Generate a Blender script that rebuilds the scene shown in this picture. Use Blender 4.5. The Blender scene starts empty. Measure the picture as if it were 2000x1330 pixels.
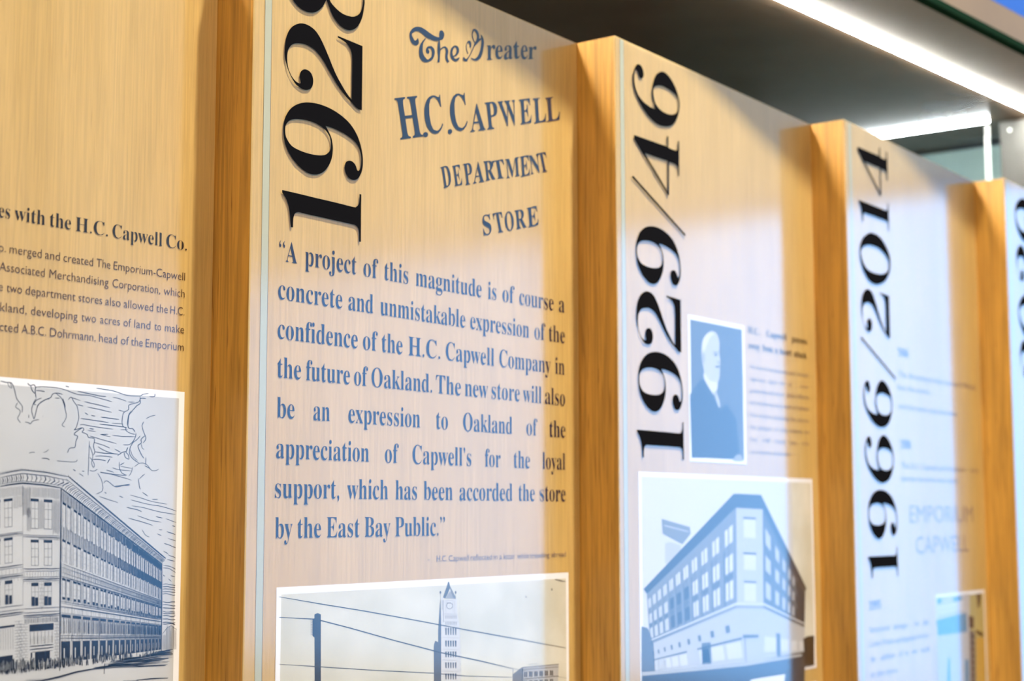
import bpy, bmesh, math, random
import numpy as np
from mathutils import Vector, Matrix
from mathutils.geometry import tessellate_polygon

SC = bpy.context.scene
COL = SC.collection
random.seed(7)

# ---------------------------------------------------------------- camera
ZT = 2.25                                   # height of the panels' top edge
FOC, YAW, PITCH, ROLL, CX, CY, CZ = (3122.35101, 0.62306, 0.11005, -0.00167, -1.14300, -1.14822, -0.63200)
def cam_axes():
    cy, sy = math.cos(YAW), math.sin(YAW); cp, sp = math.cos(PITCH), math.sin(PITCH)
    f = Vector((cy*cp, sy*cp, sp)); r = Vector((sy, -cy, 0)); u = r.cross(f)
    cr, sr = math.cos(ROLL), math.sin(ROLL)
    return f, cr*r + sr*u, -sr*r + cr*u
CF, CR, CU = cam_axes()
CAMPOS = Vector((CX, CY, CZ + ZT))
cam = bpy.data.objects.new('camera', bpy.data.cameras.new('camera'))
COL.objects.link(cam)
cam.matrix_world = Matrix(((CR[0], CU[0], -CF[0], CAMPOS[0]), (CR[1], CU[1], -CF[1], CAMPOS[1]),
                           (CR[2], CU[2], -CF[2], CAMPOS[2]), (0, 0, 0, 1)))
cam.data.sensor_width = 36.0
cam.data.lens = FOC/2000*36
cam.data.clip_start = 0.05
cam.data.dof.use_dof = True
cam.data.dof.focus_distance = 1.66
cam.data.dof.aperture_fstop = 4.8
SC.camera = cam

# ---------------------------------------------------------------- world, lights, exposure
SC.view_settings.view_transform = 'Standard'
SC.view_settings.look = 'None'
SC.view_settings.exposure = 0.0
SC.view_settings.gamma = 1.0
SC.view_settings.use_curve_mapping = False
SC.cycles.max_bounces = 8
SC.cycles.transparent_max_bounces = 16
SC.cycles.sample_clamp_indirect = 6.0
SC.cycles.use_denoising = True

world = bpy.data.worlds.new('sky'); SC.world = world; world.use_nodes = True
bg = world.node_tree.nodes['Background']
bg.inputs[0].default_value = (0.20, 0.50, 1.0, 1); bg.inputs[1].default_value = 4.9

def area(name, loc, target, size, power, col, size_y=None, shape=None, spread=None):
    l = bpy.data.lights.new(name, 'AREA'); l.energy = power; l.color = col
    l.size = size
    if size_y: l.shape = 'RECTANGLE'; l.size_y = size_y
    if shape: l.shape = shape
    if spread: l.spread = spread
    o = bpy.data.objects.new(name, l); COL.objects.link(o); o.location = loc
    o.rotation_euler = (Vector(target) - Vector(loc)).to_track_quat('-Z', 'Y').to_euler()
    return o
# the high lamp of the hall, whose light comes down past the fascia above the panels
area('hall_lamp', (1.08, -2.05, ZT + 5.4), (0.9, 0, 1.9), 0.30, 200, (1.0, 0.93, 0.82), shape='DISK', spread=math.radians(70))
# added warm fill from the visitor's side, no fixture behind it
area('warm_fill_light', (-2.9, -4.6, ZT + 2.2), (0.4, 0, 1.6), 1.8, 205, (1.0, 0.71, 0.42))

# ---------------------------------------------------------------- helpers
def link(o, parent=None):
    COL.objects.link(o)
    if parent: o.parent = parent
    return o
def empty(name, loc, label=None, cat=None, group=None):
    o = bpy.data.objects.new(name, None); COL.objects.link(o); o.location = loc
    o.empty_display_size = 0.05
    if label: o['label'] = label
    if cat: o['category'] = cat
    if group: o['group'] = group
    return o
class MB:
    """collects faces with material slots; builds ONE mesh object"""
    def __init__(s): s.v = []; s.f = []; s.m = []; s.mats = []
    def slot(s, mat):
        if mat not in s.mats: s.mats.append(mat)
        return s.mats.index(mat)
    def add(s, vs, fs, mat):
        b = len(s.v); k = s.slot(mat)
        s.v += [tuple(v) for v in vs]
        for f in fs: s.f.append(tuple(b+i for i in f)); s.m.append(k)
    def box(s, lo, hi, mat):
        x0, y0, z0 = lo; x1, y1, z1 = hi
        s.add([(x0,y0,z0),(x1,y0,z0),(x1,y1,z0),(x0,y1,z0),(x0,y0,z1),(x1,y0,z1),(x1,y1,z1),(x0,y1,z1)],
              [(0,3,2,1),(4,5,6,7),(0,1,5,4),(1,2,6,5),(2,3,7,6),(3,0,4,7)], mat)
    def build(s, name, parent=None, bevel=0):
        me = bpy.data.meshes.new(name); me.from_pydata(s.v, [], s.f)
        for m in s.mats: me.materials.append(m)
        me.polygons.foreach_set('material_index', s.m)
        me.update()
        o = bpy.data.objects.new(name, me); link(o, parent)
        if bevel:
            b = o.modifiers.new('bevel', 'BEVEL'); b.width = bevel; b.segments = 2; b.limit_method = 'ANGLE'
        return o
def structure(o): o['kind'] = 'structure'; return o

def mat(name, col, rough=0.5, metal=0.0, spec=0.5, emit=None, es=0):
    m = bpy.data.materials.new(name); m.use_nodes = True
    n = m.node_tree.nodes['Principled BSDF']
    n.inputs['Base Color'].default_value = (*col, 1); n.inputs['Roughness'].default_value = rough
    n.inputs['Metallic'].default_value = metal; n.inputs['Specular IOR Level'].default_value = spec
    if emit: n.inputs['Emission Color'].default_value = (*emit, 1); n.inputs['Emission Strength'].default_value = es
    return m
def noisy(name, c0, c1, scale, rough=0.5, metal=0.0, spec=0.5, detail=4, bump=0.0):
    """two-tone procedural paint, metal or paper"""
    m = mat(name, c0, rough, metal, spec); nt = m.node_tree; N = nt.nodes; p = N['Principled BSDF']
    tc = N.new('ShaderNodeTexCoord'); mp = N.new('ShaderNodeMapping'); mp.inputs['Scale'].default_value = scale
    no = N.new('ShaderNodeTexNoise'); no.inputs['Detail'].default_value = detail; no.inputs['Scale'].default_value = 1
    rp = N.new('ShaderNodeValToRGB'); rp.color_ramp.elements[0].position = 0.35; rp.color_ramp.elements[1].position = 0.65
    rp.color_ramp.elements[0].color = (*c0, 1); rp.color_ramp.elements[1].color = (*c1, 1)
    L = nt.links.new
    L(tc.outputs['Object'], mp.inputs[0]); L(mp.outputs[0], no.inputs['Vector']); L(no.outputs['Fac'], rp.inputs[0]); L(rp.outputs[0], p.inputs['Base Color'])
    if bump:
        b = N.new('ShaderNodeBump'); b.inputs['Strength'].default_value = bump; b.inputs['Distance'].default_value = 0.001
        L(no.outputs['Fac'], b.inputs['Height']); L(b.outputs[0], p.inputs['Normal'])
    return m
def wood(name, base, dark, light, s=1.0, contrast=1.0, rough=0.45, slant=0.0):
    m = mat(name, base, rough, 0, 0.5); nt = m.node_tree; N = nt.nodes; L = nt.links.new; p = N['Principled BSDF']
    tc = N.new('ShaderNodeTexCoord')
    def streak(sx, sz, det, rot=0.0):
        mp = N.new('ShaderNodeMapping'); mp.inputs['Scale'].default_value = (sx, sx, sz)
        mp.inputs['Rotation'].default_value = (rot, rot, 0)
        no = N.new('ShaderNodeTexNoise'); no.inputs['Scale'].default_value = 1; no.inputs['Detail'].default_value = det; no.inputs['Distortion'].default_value = 0.6
        L(tc.outputs['Object'], mp.inputs[0]); L(mp.outputs[0], no.inputs['Vector']); return no.outputs['Fac']
    def ramp(src, a, ca, b, cb):
        r = N.new('ShaderNodeValToRGB'); e = r.color_ramp.elements
        e[0].position = a; e[0].color = (*ca, 1); e[1].position = b; e[1].color = (*cb, 1); L(src, r.inputs[0]); return r.outputs[0]
    def mix(fac, a, b, mode='MIX'):
        x = N.new('ShaderNodeMix'); x.data_type = 'RGBA'; x.blend_type = mode
        if isinstance(fac, float): x.inputs[0].default_value = fac
        else: L(fac, x.inputs[0])
        L(a, x.inputs[6])
        if isinstance(b, tuple): x.inputs[7].default_value = (*b, 1)
        else: L(b, x.inputs[7])
        return x.outputs[2]
    broad = ramp(streak(16*s, 1.6*s, 3, slant), 0.3, base, 0.72, light)
    fine = ramp(streak(210*s, 6.5*s, 4, slant), 0.36, (1-0.30*contrast,)*3, 0.62, (1, 1, 1))
    pores = ramp(streak(430*s, 15*s, 2, slant), 0.60, (0, 0, 0), 0.74, (1, 1, 1))
    c = mix(1.0, broad, fine, 'MULTIPLY')
    f = N.new('ShaderNodeMath'); f.operation = 'MULTIPLY'; f.inputs[1].default_value = 0.55*contrast; L(pores, f.inputs[0])
    c = mix(f.outputs[0], c, dark)
    L(c, p.inputs['Base Color'])
    b = N.new('ShaderNodeBump'); b.inputs['Strength'].default_value = 0.25; b.inputs['Distance'].default_value = 0.0006
    L(fine, b.inputs['Height']); L(b.outputs[0], p.inputs['Normal'])
    return m

M = {}
M['wood'] = wood('oak_veneer', (0.59, 0.39, 0.118), (0.34, 0.18, 0.04), (0.65, 0.44, 0.150), 1.5, 0.5)
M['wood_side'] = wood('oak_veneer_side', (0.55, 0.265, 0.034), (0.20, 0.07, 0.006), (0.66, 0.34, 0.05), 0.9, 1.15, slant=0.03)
M['ink'] = mat('black_vinyl', (0.006, 0.006, 0.007), 0.8, 0, 0.0)
M['text_black'] = mat('black_print', (0.014, 0.010, 0.010), 0.6, 0, 0.1)
M['text_brown'] = mat('dark_brown_print', (0.075, 0.04, 0.022), 0.6, 0, 0.1)
M['navy'] = mat('navy_print', (0.010, 0.013, 0.042), 0.6, 0, 0.1)
M['blue'] = mat('blue_print', (0.005, 0.024, 0.07), 0.6, 0, 0.1)
M['grey_text'] = mat('grey_print', (0.22, 0.17, 0.14), 0.6, 0, 0.1)
M['white'] = mat('white_print', (0.86, 0.86, 0.84), 0.5, 0, 0.2)
M['sketch_paper'] = noisy('sketch_paper', (0.50, 0.50, 0.47), (0.56, 0.56, 0.53), (9, 9, 9), 0.6)
M['sketch_ink'] = mat('sketch_ink', (0.008, 0.009, 0.018), 0.6, 0, 0.1)
M['photo_paper'] = noisy('aged_photo_paper', (0.60, 0.57, 0.43), (0.72, 0.69, 0.56), (14, 14, 14), 0.5)
for k, v in enumerate((0.010, 0.045, 0.11, 0.20, 0.32, 0.47, 0.62)):
    M['g%d' % k] = mat('photo_grey_%s' % 'abcdefg'[k], (v, v*0.97, v*0.90), 0.5, 0, 0.2)
M['teal'] = mat('mural_teal', (0.04, 0.20, 0.30), 0.5)
M['olive'] = mat('mural_olive', (0.42, 0.36, 0.13), 0.5)
M['gold'] = mat('mural_gold', (0.55, 0.33, 0.05), 0.5)

def sheet_material():
    """clear acrylic: see-through, with the reflection off its front and back faces"""
    m = bpy.data.materials.new('clear_acrylic'); m.use_nodes = True; nt = m.node_tree; N = nt.nodes; L = nt.links.new
    for n in list(N):
        if n.type == 'BSDF_PRINCIPLED': N.remove(n)
    out = N['Material Output']
    tr = N.new('ShaderNodeBsdfTransparent'); gl = N.new('ShaderNodeBsdfGlossy'); gl.inputs['Roughness'].default_value = 0.12
    fr = N.new('ShaderNodeFresnel'); fr.inputs[0].default_value = 1.49
    geo = N.new('ShaderNodeNewGeometry')
    inv = N.new('ShaderNodeMath'); inv.operation = 'SUBTRACT'; inv.inputs[0].default_value = 1; L(geo.outputs['Backfacing'], inv.inputs[1])
    k = N.new('ShaderNodeMath'); k.operation = 'MULTIPLY'; k.inputs[1].default_value = 1.75; k.use_clamp = True; L(fr.outputs[0], k.inputs[0])
    k2 = N.new('ShaderNodeMath'); k2.operation = 'MULTIPLY'; L(k.outputs[0], k2.inputs[0]); L(inv.outputs[0], k2.inputs[1])
    mx = N.new('ShaderNodeMixShader'); L(k2.outputs[0], mx.inputs[0]); L(tr.outputs[0], mx.inputs[1]); L(gl.outputs[0], mx.inputs[2])
    L(mx.outputs[0], out.inputs[0]); return m
M['acrylic'] = sheet_material()
M['edge'] = mat('polished_acrylic_edge', (0.46, 0.47, 0.34), 0.35, 0, 0.3)

# ---------------------------------------------------------------- panel geometry
W = 0.6
C = {0: (-0.6000, 0.0529), 1: (0.0000, 0.0000), 2: (0.6049, -0.0599), 3: (1.2021, -0.1178), 4: (1.7969, -0.1751)}
C[5] = (2.394, -0.2335)
NX = {i: C[i+1][0] for i in range(5)}
SHEET0, SHEET1 = 0.0008, 0.0014       # back and front of the thin acrylic, in front of the wood
def on_board(i, px, py, d=0.0):
    """a spot measured on the photograph (2000 x 1330) -> (a, z) on panel i, a from its left corner, z below its top"""
    dr = CF + CR*((px-1000)/FOC) - CU*((py-665)/FOC)
    t = (C[i][1] - d - CAMPOS.y)/dr.y
    P = CAMPOS + dr*t
    return P.x - C[i][0], P.z - ZT
def wp(i, a, z, d): return (a, -d, z)        # panel-local position (the Empty sits at the top left corner)

# ---------------------------------------------------------------- flat print helpers
class Print(MB):
    def __init__(s, panel, depth=0.0004): super().__init__(); s.i = panel; s.d = depth; s.pad = 0
    def P(s, x, y): return on_board(s.i, x, y, s.d)
    def poly(s, pts, mat, lift=0, board=False):
        q = [p if board else s.P(*p) for p in pts]
        v = [wp(s.i, a, z, s.d + lift*0.00006) for a, z in q]
        if len(q) <= 4:
            s.add(v, [tuple(range(len(v)))], mat); return
        t = tessellate_polygon([[Vector((a, z, 0)) for a, z in q]])
        s.add(v, [tuple(x) for x in t], mat)
    def loops(s, loops, mat, lift=0):
        """loops on the board: outer outline and holes"""
        flat = [p for l in loops for p in l]
        t = tessellate_polygon([[Vector((a, z, 0)) for a, z in l] for l in loops])
        s.add([wp(s.i, a, z, s.d + lift*0.00006) for a, z in flat], [tuple(x) for x in t], mat)
    def line(s, pts, w, mat, lift=0, taper=True):
        """pen stroke through photo points, w = width(s) in photo pixels"""
        n = len(pts); ws = w if isinstance(w, (list, tuple)) else [w]*n
        L_, R_ = [], []
        for k in range(n):
            a = pts[max(0, k-1)]; b = pts[min(n-1, k+1)]
            dx, dy = b[0]-a[0], b[1]-a[1]; l = math.hypot(dx, dy) or 1
            h = ws[k]/2
            if taper and (k == 0 or k == n-1) and not isinstance(w, (list, tuple)): h *= 0.5
            L_.append((pts[k][0]-dy/l*h, pts[k][1]+dx/l*h)); R_.append((pts[k][0]+dy/l*h, pts[k][1]-dx/l*h))
        v = [wp(s.i, *s.P(*p), s.d + lift*0.00006) for p in L_+R_]
        s.add(v, [(k, k+1, n+k+1, n+k) for k in range(n-1)], mat)
class Quad:
    """perspective map of the unit square onto a four-cornered patch (TL, TR, BR, BL), photo points"""
    def __init__(s, tl, tr, br, bl):
        (x0, y0), (x1, y1), (x2, y2), (x3, y3) = tl, tr, br, bl
        dx1, dx2, dx3 = x1-x2, x3-x2, x0-x1+x2-x3; dy1, dy2, dy3 = y1-y2, y3-y2, y0-y1+y2-y3
        den = dx1*dy2-dx2*dy1
        s.g = (dx3*dy2-dx2*dy3)/den; s.h = (dx1*dy3-dx3*dy1)/den
        s.a, s.b, s.c = x1-x0+s.g*x1, x3-x0+s.h*x3, x0
        s.e, s.f, s.k = y1-y0+s.g*y1, y3-y0+s.h*y3, y0
    def __call__(s, u, v):
        w = s.g*u+s.h*v+1
        return ((s.a*u+s.b*v+s.c)/w, (s.e*u+s.f*v+s.k)/w)
    def rect(s, u0, v0, u1, v1): return [s(u0, v0), s(u1, v0), s(u1, v1), s(u0, v1)]
def smooth(pts, n=5):
    """closed Catmull-Rom outline; a third value marks a sharp corner"""
    out = []; N = len(pts)
    for k in range(N):
        p0, p1, p2, p3 = (pts[(k+j) % N] for j in (-1, 0, 1, 2))
        c1, c2 = len(p1) > 2, len(p2) > 2
        if c1: p0 = (2*p1[0]-p2[0], 2*p1[1]-p2[1])
        if c2: p3 = (2*p2[0]-p1[0], 2*p2[1]-p1[1])
        if c1 and c2: out.append(p1[:2]); continue
        for j in range(n):
            t = j/n; t2 = t*t; t3 = t2*t
            out.append(tuple(0.5*(2*p1[q]+(p2[q]-p0[q])*t+(2*p0[q]-5*p1[q]+4*p2[q]-p3[q])*t2+(3*p1[q]-p0[q]-3*p2[q]+p3[q])*t3) for q in (0, 1)))
    return out
def smooth_line(pts, n=4):
    q = [pts[0]] + list(pts) + [pts[-1]]; out = []
    for k in range(1, len(q)-2):
        p0, p1, p2, p3 = q[k-1:k+3]
        for j in range(n):
            t = j/n; t2 = t*t; t3 = t2*t
            out.append(tuple(0.5*(2*p1[i]+(p2[i]-p0[i])*t+(2*p0[i]-5*p1[i]+4*p2[i]-p3[i])*t2+(3*p1[i]-p0[i]-3*p2[i]+p3[i])*t3) for i in range(len(p1))))
    out.append(tuple(pts[-1])); return out

# ---------------------------------------------------------------- lettering
def serif(t):
    o = ''
    for c in t:
        if 'A' <= c <= 'Z': o += chr(0x1D400+ord(c)-65)
        elif 'a' <= c <= 'z': o += chr(0x1D41A+ord(c)-97)
        elif '0' <= c <= '9': o += chr(0x1D7CE+ord(c)-48)
        else: o += c
    return o
CACHE = {}
def word_mesh(text, font, off):
    key = (text, font, off)
    if key in CACHE: return CACHE[key]
    c = bpy.data.curves.new('w', 'FONT'); c.body = serif(text) if font == 'serif' else text
    c.size = 1; c.offset = off; c.resolution_u = 3; c.fill_mode = 'FRONT'
    o = bpy.data.objects.new('w', c); COL.objects.link(o)
    dg = bpy.context.evaluated_depsgraph_get(); me = o.evaluated_get(dg).to_mesh()
    v = [(p.co.x, p.co.y) for p in me.vertices]; f = [tuple(p.vertices) for p in me.polygons]
    o.evaluated_get(dg).to_mesh_clear(); bpy.data.objects.remove(o); bpy.data.curves.remove(c)
    CACHE[key] = (v, f); return CACHE[key]
def cap(font): v, f = word_mesh('H', font, 0.0); return max(p[1] for p in v)-min(p[1] for p in v)
CAP = {'serif': cap('serif'), 'sans': cap('sans')}
def put_word(pr, text, font, off, a0, a1, z, caph, mat):
    v, f = word_mesh(text, font, off)
    x0, x1 = min(p[0] for p in v), max(p[0] for p in v); sx = (a1-a0)/(x1-x0); sz = caph/CAP[font]
    pr.add([wp(pr.i, a0+(x-x0)*sx, z+y*sz, pr.d) for x, y in v], f, mat)
def put_line(pr, crop, words, base, font, off, caph, mat):
    own = Print(pr.i, pr.d); set_line(own, crop, words, base, font, off, caph, mat); own.build('text_line', panels[pr.i])
def set_line(pr, crop, words, base, font, off, caph, mat):
    """crop = (x, y, zoom) of the measured detail; base = baseline end points in it; words = (text, x0, x1)"""
    ox, oy, k = crop; (bx0, by0), (bx1, by1) = base
    conv = lambda x: pr.P(ox+x/k, oy+(by0+(by1-by0)*(x-bx0)/(bx1-bx0))/k)
    z = (conv(words[0][1])[1]+conv(words[-1][2])[1])/2
    for t, x0, x1 in words: put_word(pr, t, font, off, conv(x0)[0], conv(x1)[0], z, caph, mat)
def put_glyph(pr, ch, font, off, bl, br, tl, mat, crop):
    """one hand-cut letter set on its own leaning box"""
    ox, oy, k = crop; v, f = word_mesh(ch, font, off)
    x0, x1 = min(p[0] for p in v), max(p[0] for p in v); y0, y1 = min(p[1] for p in v), max(p[1] for p in v)
    B, R, T = (pr.P(ox+q[0]/k, oy+q[1]/k) for q in (bl, br, tl))
    out = []
    for x, y in v:
        s, t = (x-x0)/(x1-x0), (y-y0)/(y1-y0)
        out.append(wp(pr.i, B[0]+(R[0]-B[0])*s+(T[0]-B[0])*t, B[1]+(R[1]-B[1])*s+(T[1]-B[1])*t, pr.d))
    own = Print(pr.i, pr.d); own.add(out, f, mat); own.build('letter', panels[pr.i])

# ---------------------------------------------------------------- year numerals (outlines measured on the first panel that shows them)
def px(crop, pts): ox, oy, k = crop; return [((ox+p[0]/k), (oy+p[1]/k)) + tuple(p[2:]) for p in pts]
G = {}
def glyph(name, panel, crop, *loops):
    out = []
    for l in loops:
        q = [on_board(panel, p[0], p[1], SHEET1) + tuple(p[2:]) for p in px(crop, l)]
        out.append(smooth(q))
    G[name] = (out, panel, crop)
glyph('2', 1, (540, 40, 7.389), [(118,450),(125,350),(140,250),(175,155),(240,80),(340,42),(440,60),(540,125),(610,215),(670,330),(740,490),(800,640),(870,800),(950,945),(1020,1060),(1085,1143,1),(1090,850),(1092,560),(1085,470),(1060,400),(1010,330),(950,285),(885,245,1),(885,222,1),(1241,370,1),(1232,1296,1),(1165,1270),(1085,1185),(990,1085),(880,930),(790,780),(700,620),(620,500),(540,415),(440,355),(350,332),(265,332),(210,360),(170,420),(155,500),(155,580),(165,660),(185,730),(220,805),(265,865),(300,893),(335,910),(350,895),(345,860),(335,800),(345,750),(370,718),(410,705),(455,718),(495,755),(520,810),(530,870),(520,940),(490,985),(435,1002),(380,992),(320,955),(270,910),(215,820),(170,720),(140,620),(122,530)])
glyph('9', 1, (540, 190, 7.389), [(98,470),(105,380),(130,280),(190,180),(280,110),(400,76),(540,82),(680,120),(820,185),(950,275),(1060,380),(1140,500),(1200,640),(1235,790),(1248,920),(1238,1040),(1210,1120),(1165,1180),(1105,1193),(1040,1160),(1000,1090),(985,1010),(1000,940),(1050,915),(1105,935),(1145,990),(1165,1050),(1185,1060),(1210,1020),(1222,920),(1215,820),(1185,720),(1120,630),(1010,545),(890,480),(800,440),(708,412,1),(750,490),(790,580),(810,680),(812,780),(795,890),(750,990),(690,1065),(620,1105),(540,1115),(440,1085),(340,1010),(250,910),(180,800),(135,700),(108,590)],
  [(125,470),(135,400),(175,345),(240,318),(330,315),(450,335),(570,378),(670,440),(740,520),(775,600),(785,690),(775,760),(735,810),(680,835),(580,835),(450,808),(320,760),(220,700),(155,610),(130,540)])
glyph('1', 1, (540, 350, 7.389), [(82,155,1),(310,207),(560,268),(840,333),(1100,398),(1150,398),(1185,360),(1198,290),(1198,215,1),(1223,218,1),(1220,560),(1217,905,1),(1192,902,1),(1190,770),(1175,700),(1130,660),(1070,645),(740,570),(400,495),(330,478),(275,487),(248,540),(240,610),(237,695,1),(207,692,1),(198,560),(185,430),(155,320),(120,250),(82,195,1)])
glyph('8', 1, (540, 0, 7.389), [(722,-10,1),(670,90),(600,155),(510,183),(400,155),(300,80),(200,-60),(140,-210),(120,-350),(150,-480),(230,-560),(340,-580),(450,-530),(540,-430),(600,-330,1),(680,-470),(800,-560),(940,-570),(1060,-500),(1160,-380),(1230,-220),(1270,0),(1262,120),(1240,240),(1200,340),(1140,410),(1060,437),(980,415),(900,350),(820,240),(760,100)],
  [(770,0),(860,120),(960,200),(1080,240),(1150,230),(1200,190),(1235,110),(1248,0),(1235,-150),(1170,-260),(1050,-310),(900,-280),(780,-160)],
  [(560,-250),(480,-400),(380,-500),(270,-530),(180,-480),(150,-380),(190,-270),(300,-190),(440,-180)])
glyph('6', 2, (1220, 110, 10.231), [(275,155),(330,190),(365,270),(382,360),(365,420),(330,442),(295,410),(272,350),(255,300),(235,272),(212,275),(197,335),(190,430),(200,540),(225,650),(270,770),(340,870),(430,955),(520,1015),(610,1055,1),(585,960),(558,860),(543,760),(550,650),(575,520),(610,410),(660,340),(740,305),(820,335),(900,420),(970,530),(1030,660),(1070,790),(1095,920),(1090,1060),(1060,1200),(1010,1310),(950,1375),(870,1402),(760,1395),(640,1345),(500,1220),(400,1090),(300,930),(230,780),(185,640),(162,500),(160,380),(180,290),(205,230),(235,175)],
  [(572,680),(590,620),(650,585),(750,592),(850,640),(950,710),(1030,790),(1065,880),(1073,980),(1058,1090),(1010,1150),(930,1165),(840,1145),(740,1090),(650,1000),(600,900),(577,790)])
glyph('4', 2, (1220, 240, 10.231), [(190,242,1),(500,350),(845,470,1),(845,265,1),(872,265,1),(872,492,1),(950,530),(1030,552),(1058,510),(1065,365,1),(1088,365,1),(1090,1060,1),(1068,1060,1),(1060,900),(1010,825),(885,780,1),(885,1445,1),(862,1445,1),(365,615,1),(190,320,1)],
  [(400,600,1),(620,680),(857,757,1),(857,1370,1)])
glyph('/', 2, (1220, 340, 5.785), [(80,34,1),(95,18,1),(688,682,1),(680,702,1)])
glyph('0', 3, (1600, 220, 3.325), [(264,880),(280,820),(310,790),(340,780),(390,805),(430,860),(457,930),(462,990),(455,1040),(430,1090),(380,1115),(330,1095),(290,1030),(268,950)],
  [(272,890),(305,860),(355,865),(405,895),(445,950),(452,1000),(440,1035),(400,1050),(340,1035),(300,1000),(276,940)])
def numeral(pr, name, pairs=None, crop=None, scale=None, shift=None):
    """set a numeral; pairs match spots of the measured outline with spots on this panel"""
    loops, gp, gc = G[name]
    if pairs:
        src = [on_board(gp, gc[0]+a[0]/gc[2], gc[1]+a[1]/gc[2], SHEET1) for a, b in pairs]
        dst = [on_board(pr.i, crop[0]+b[0]/crop[2], crop[1]+b[1]/crop[2], SHEET1) for a, b in pairs]
        fit = []
        for q in (0, 1):
            A = np.array([[s[q], 1] for s in src]); y = np.array([d[q] for d in dst])
            fit.append(np.linalg.lstsq(A, y, rcond=None)[0])
        if name == '/': fit[0][0], fit[1][0] = abs(fit[0][0]), abs(fit[1][0])
        loops = [[(a*fit[0][0]+fit[0][1], z*fit[1][0]+fit[1][1]) for a, z in l] for l in loops]
        pr.fits = getattr(pr, 'fits', []) + [(name, fit)]
    own = Print(pr.i, pr.d); own.loops(loops, M['ink']); own.build('slash' if name == '/' else 'numeral', panels[pr.i])
    return loops

ACR = M['acrylic']
panel_labels = {
 0: 'leftmost light oak panel with a pen drawing of a corner building',
 1: 'oak panel numbered 1928 with a long quote and blue store lettering',
 2: 'oak panel numbered 1929/46 with a small portrait and a building photograph',
 3: 'oak panel numbered 1966/2014 with pale text, behind the portrait panel',
 4: 'farthest oak panel at the right edge, its numerals cut by the frame'}
panels = {}
HB = 2.12                               # board height
for i in range(5):
    x0, y0 = C[i]; w = NX[i]-x0; dep = 0.10
    p = empty('display_panel', (x0, y0, ZT), panel_labels[i], 'display panel', 'oak timeline panels in the row')
    panels[i] = p
    b = MB(); b.box((0, 0, -HB), (w, 0.0006, 0), M['wood']); b.box((0.0182, 0.0006, -HB), (w, 0.018, 0), M['wood']); b.build('front_board', p)
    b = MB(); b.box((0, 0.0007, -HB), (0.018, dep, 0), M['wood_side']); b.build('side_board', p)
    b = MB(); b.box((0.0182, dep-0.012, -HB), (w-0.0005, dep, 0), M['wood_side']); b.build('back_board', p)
    s0 = 0.0165 if i != 2 else 0.0120
    s = MB(); s.box((0.0006, -SHEET1, -HB+0.01), (w-0.0015, -SHEET0, -0.0015), ACR); so = s.build('acrylic_sheet', p)
    e = MB(); e.box((s0, -0.0006, -HB+0.01), (s0+0.0095, -0.0001, -0.0015), M['edge'])
    e.box((s0+0.0096, -0.00025, -HB+0.01), (s0+0.0104, -0.0001, -0.0015), M['text_brown']); e.build('inlay_strip', p)
# the corner of each panel's left side reaches the previous panel's face

# ---------------------------------------------------------------- panel 1928
K1 = (540, 0, 7.389)
n = Print(1, SHEET1+0.0001)
for g in '1928': numeral(n, g)
q = Print(1)
A6 = (480, 440, 2.891); A7 = (520, 840, 3.2258)
capq = q.P(798.2, 658.6)[1]-q.P(798.2, 695.3)[1]
OFF = -0.0065
put_line(q, A6, [('“A',188,290),('project',335,625),('of',665,748),('this',783,918),('magnitude',960,1332),('is',1368,1415),('of',1450,1518),('course',1545,1738),('a',1768,1800)], ((215,205),(1785,490)), 'serif', OFF, capq, M['navy'])
put_line(q, A6, [('concrete',183,545),('and',580,720),('unmistakable',760,1240),('expression',1268,1600),('of',1630,1692),('the',1712,1802)], ((185,418),(1800,665)), 'serif', OFF, capq, M['navy'])
put_line(q, A6, [('confidence',180,632),('of',662,745),('the',768,885),('H.C.',918,1098),('Capwell',1130,1403),('Company',1432,1722),('in',1748,1800)], ((180,638),(1800,845)), 'serif', OFF, capq, M['navy'])
put_line(q, A6, [('the',178,312),('future',340,588),('of',612,690),('Oakland.',710,1052),('The',1075,1215),('new',1238,1368),('store',1388,1548),('will',1565,1670),('also',1690,1803)], ((178,860),(1803,1018)), 'serif', OFF, capq, M['navy'])
put_line(q, A6, [('be',175,275),('an',382,475),('expression',580,985),('to',1075,1142),('Oakland',1228,1505),('of',1585,1648),('the',1715,1805)], ((175,1088),(1805,1198)), 'serif', OFF, capq, M['navy'])
put_line(q, A7, [('appreciation',62,648),('of',748,835),('Capwell’s',922,1292),('for',1378,1477),('the',1560,1662),('loyal',1740,1884)], ((62,182),(1884,246)), 'serif', OFF, capq, M['navy'])
put_line(q, A7, [('support,',55,460),('which',510,768),('has',815,950),('been',992,1175),('accorded',1217,1552),('the',1590,1692),('store',1725,1886)], ((55,432),(1886,446)), 'serif', OFF, capq, M['navy'])
put_line(q, A7, [('by',55,165),('the',197,345),('East',380,588),('Bay',620,782),('Public.”',812,1126)], ((55,680),(1100,666)), 'serif', OFF, capq, M['navy'])
r = Print(1)
caps = r.P(520+1095/3.2258, 840+785/3.2258)[1]-r.P(520+1095/3.2258, 840+822/3.2258)[1]
put_line(r, A7, [('-',1018,1030),('H.C.',1075,1137),('Capwell',1150,1278),('reflected',1288,1422),('in',1434,1458),('a',1468,1484),('letter',1496,1568),('while',1582,1654),('traveling',1663,1785),('abroad',1797,1888)], ((1018,826),(1888,800)), 'sans', 0.0, caps, M['grey_text'])
st = Print(1)
K7 = (760, 20, 2.8925)
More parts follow.
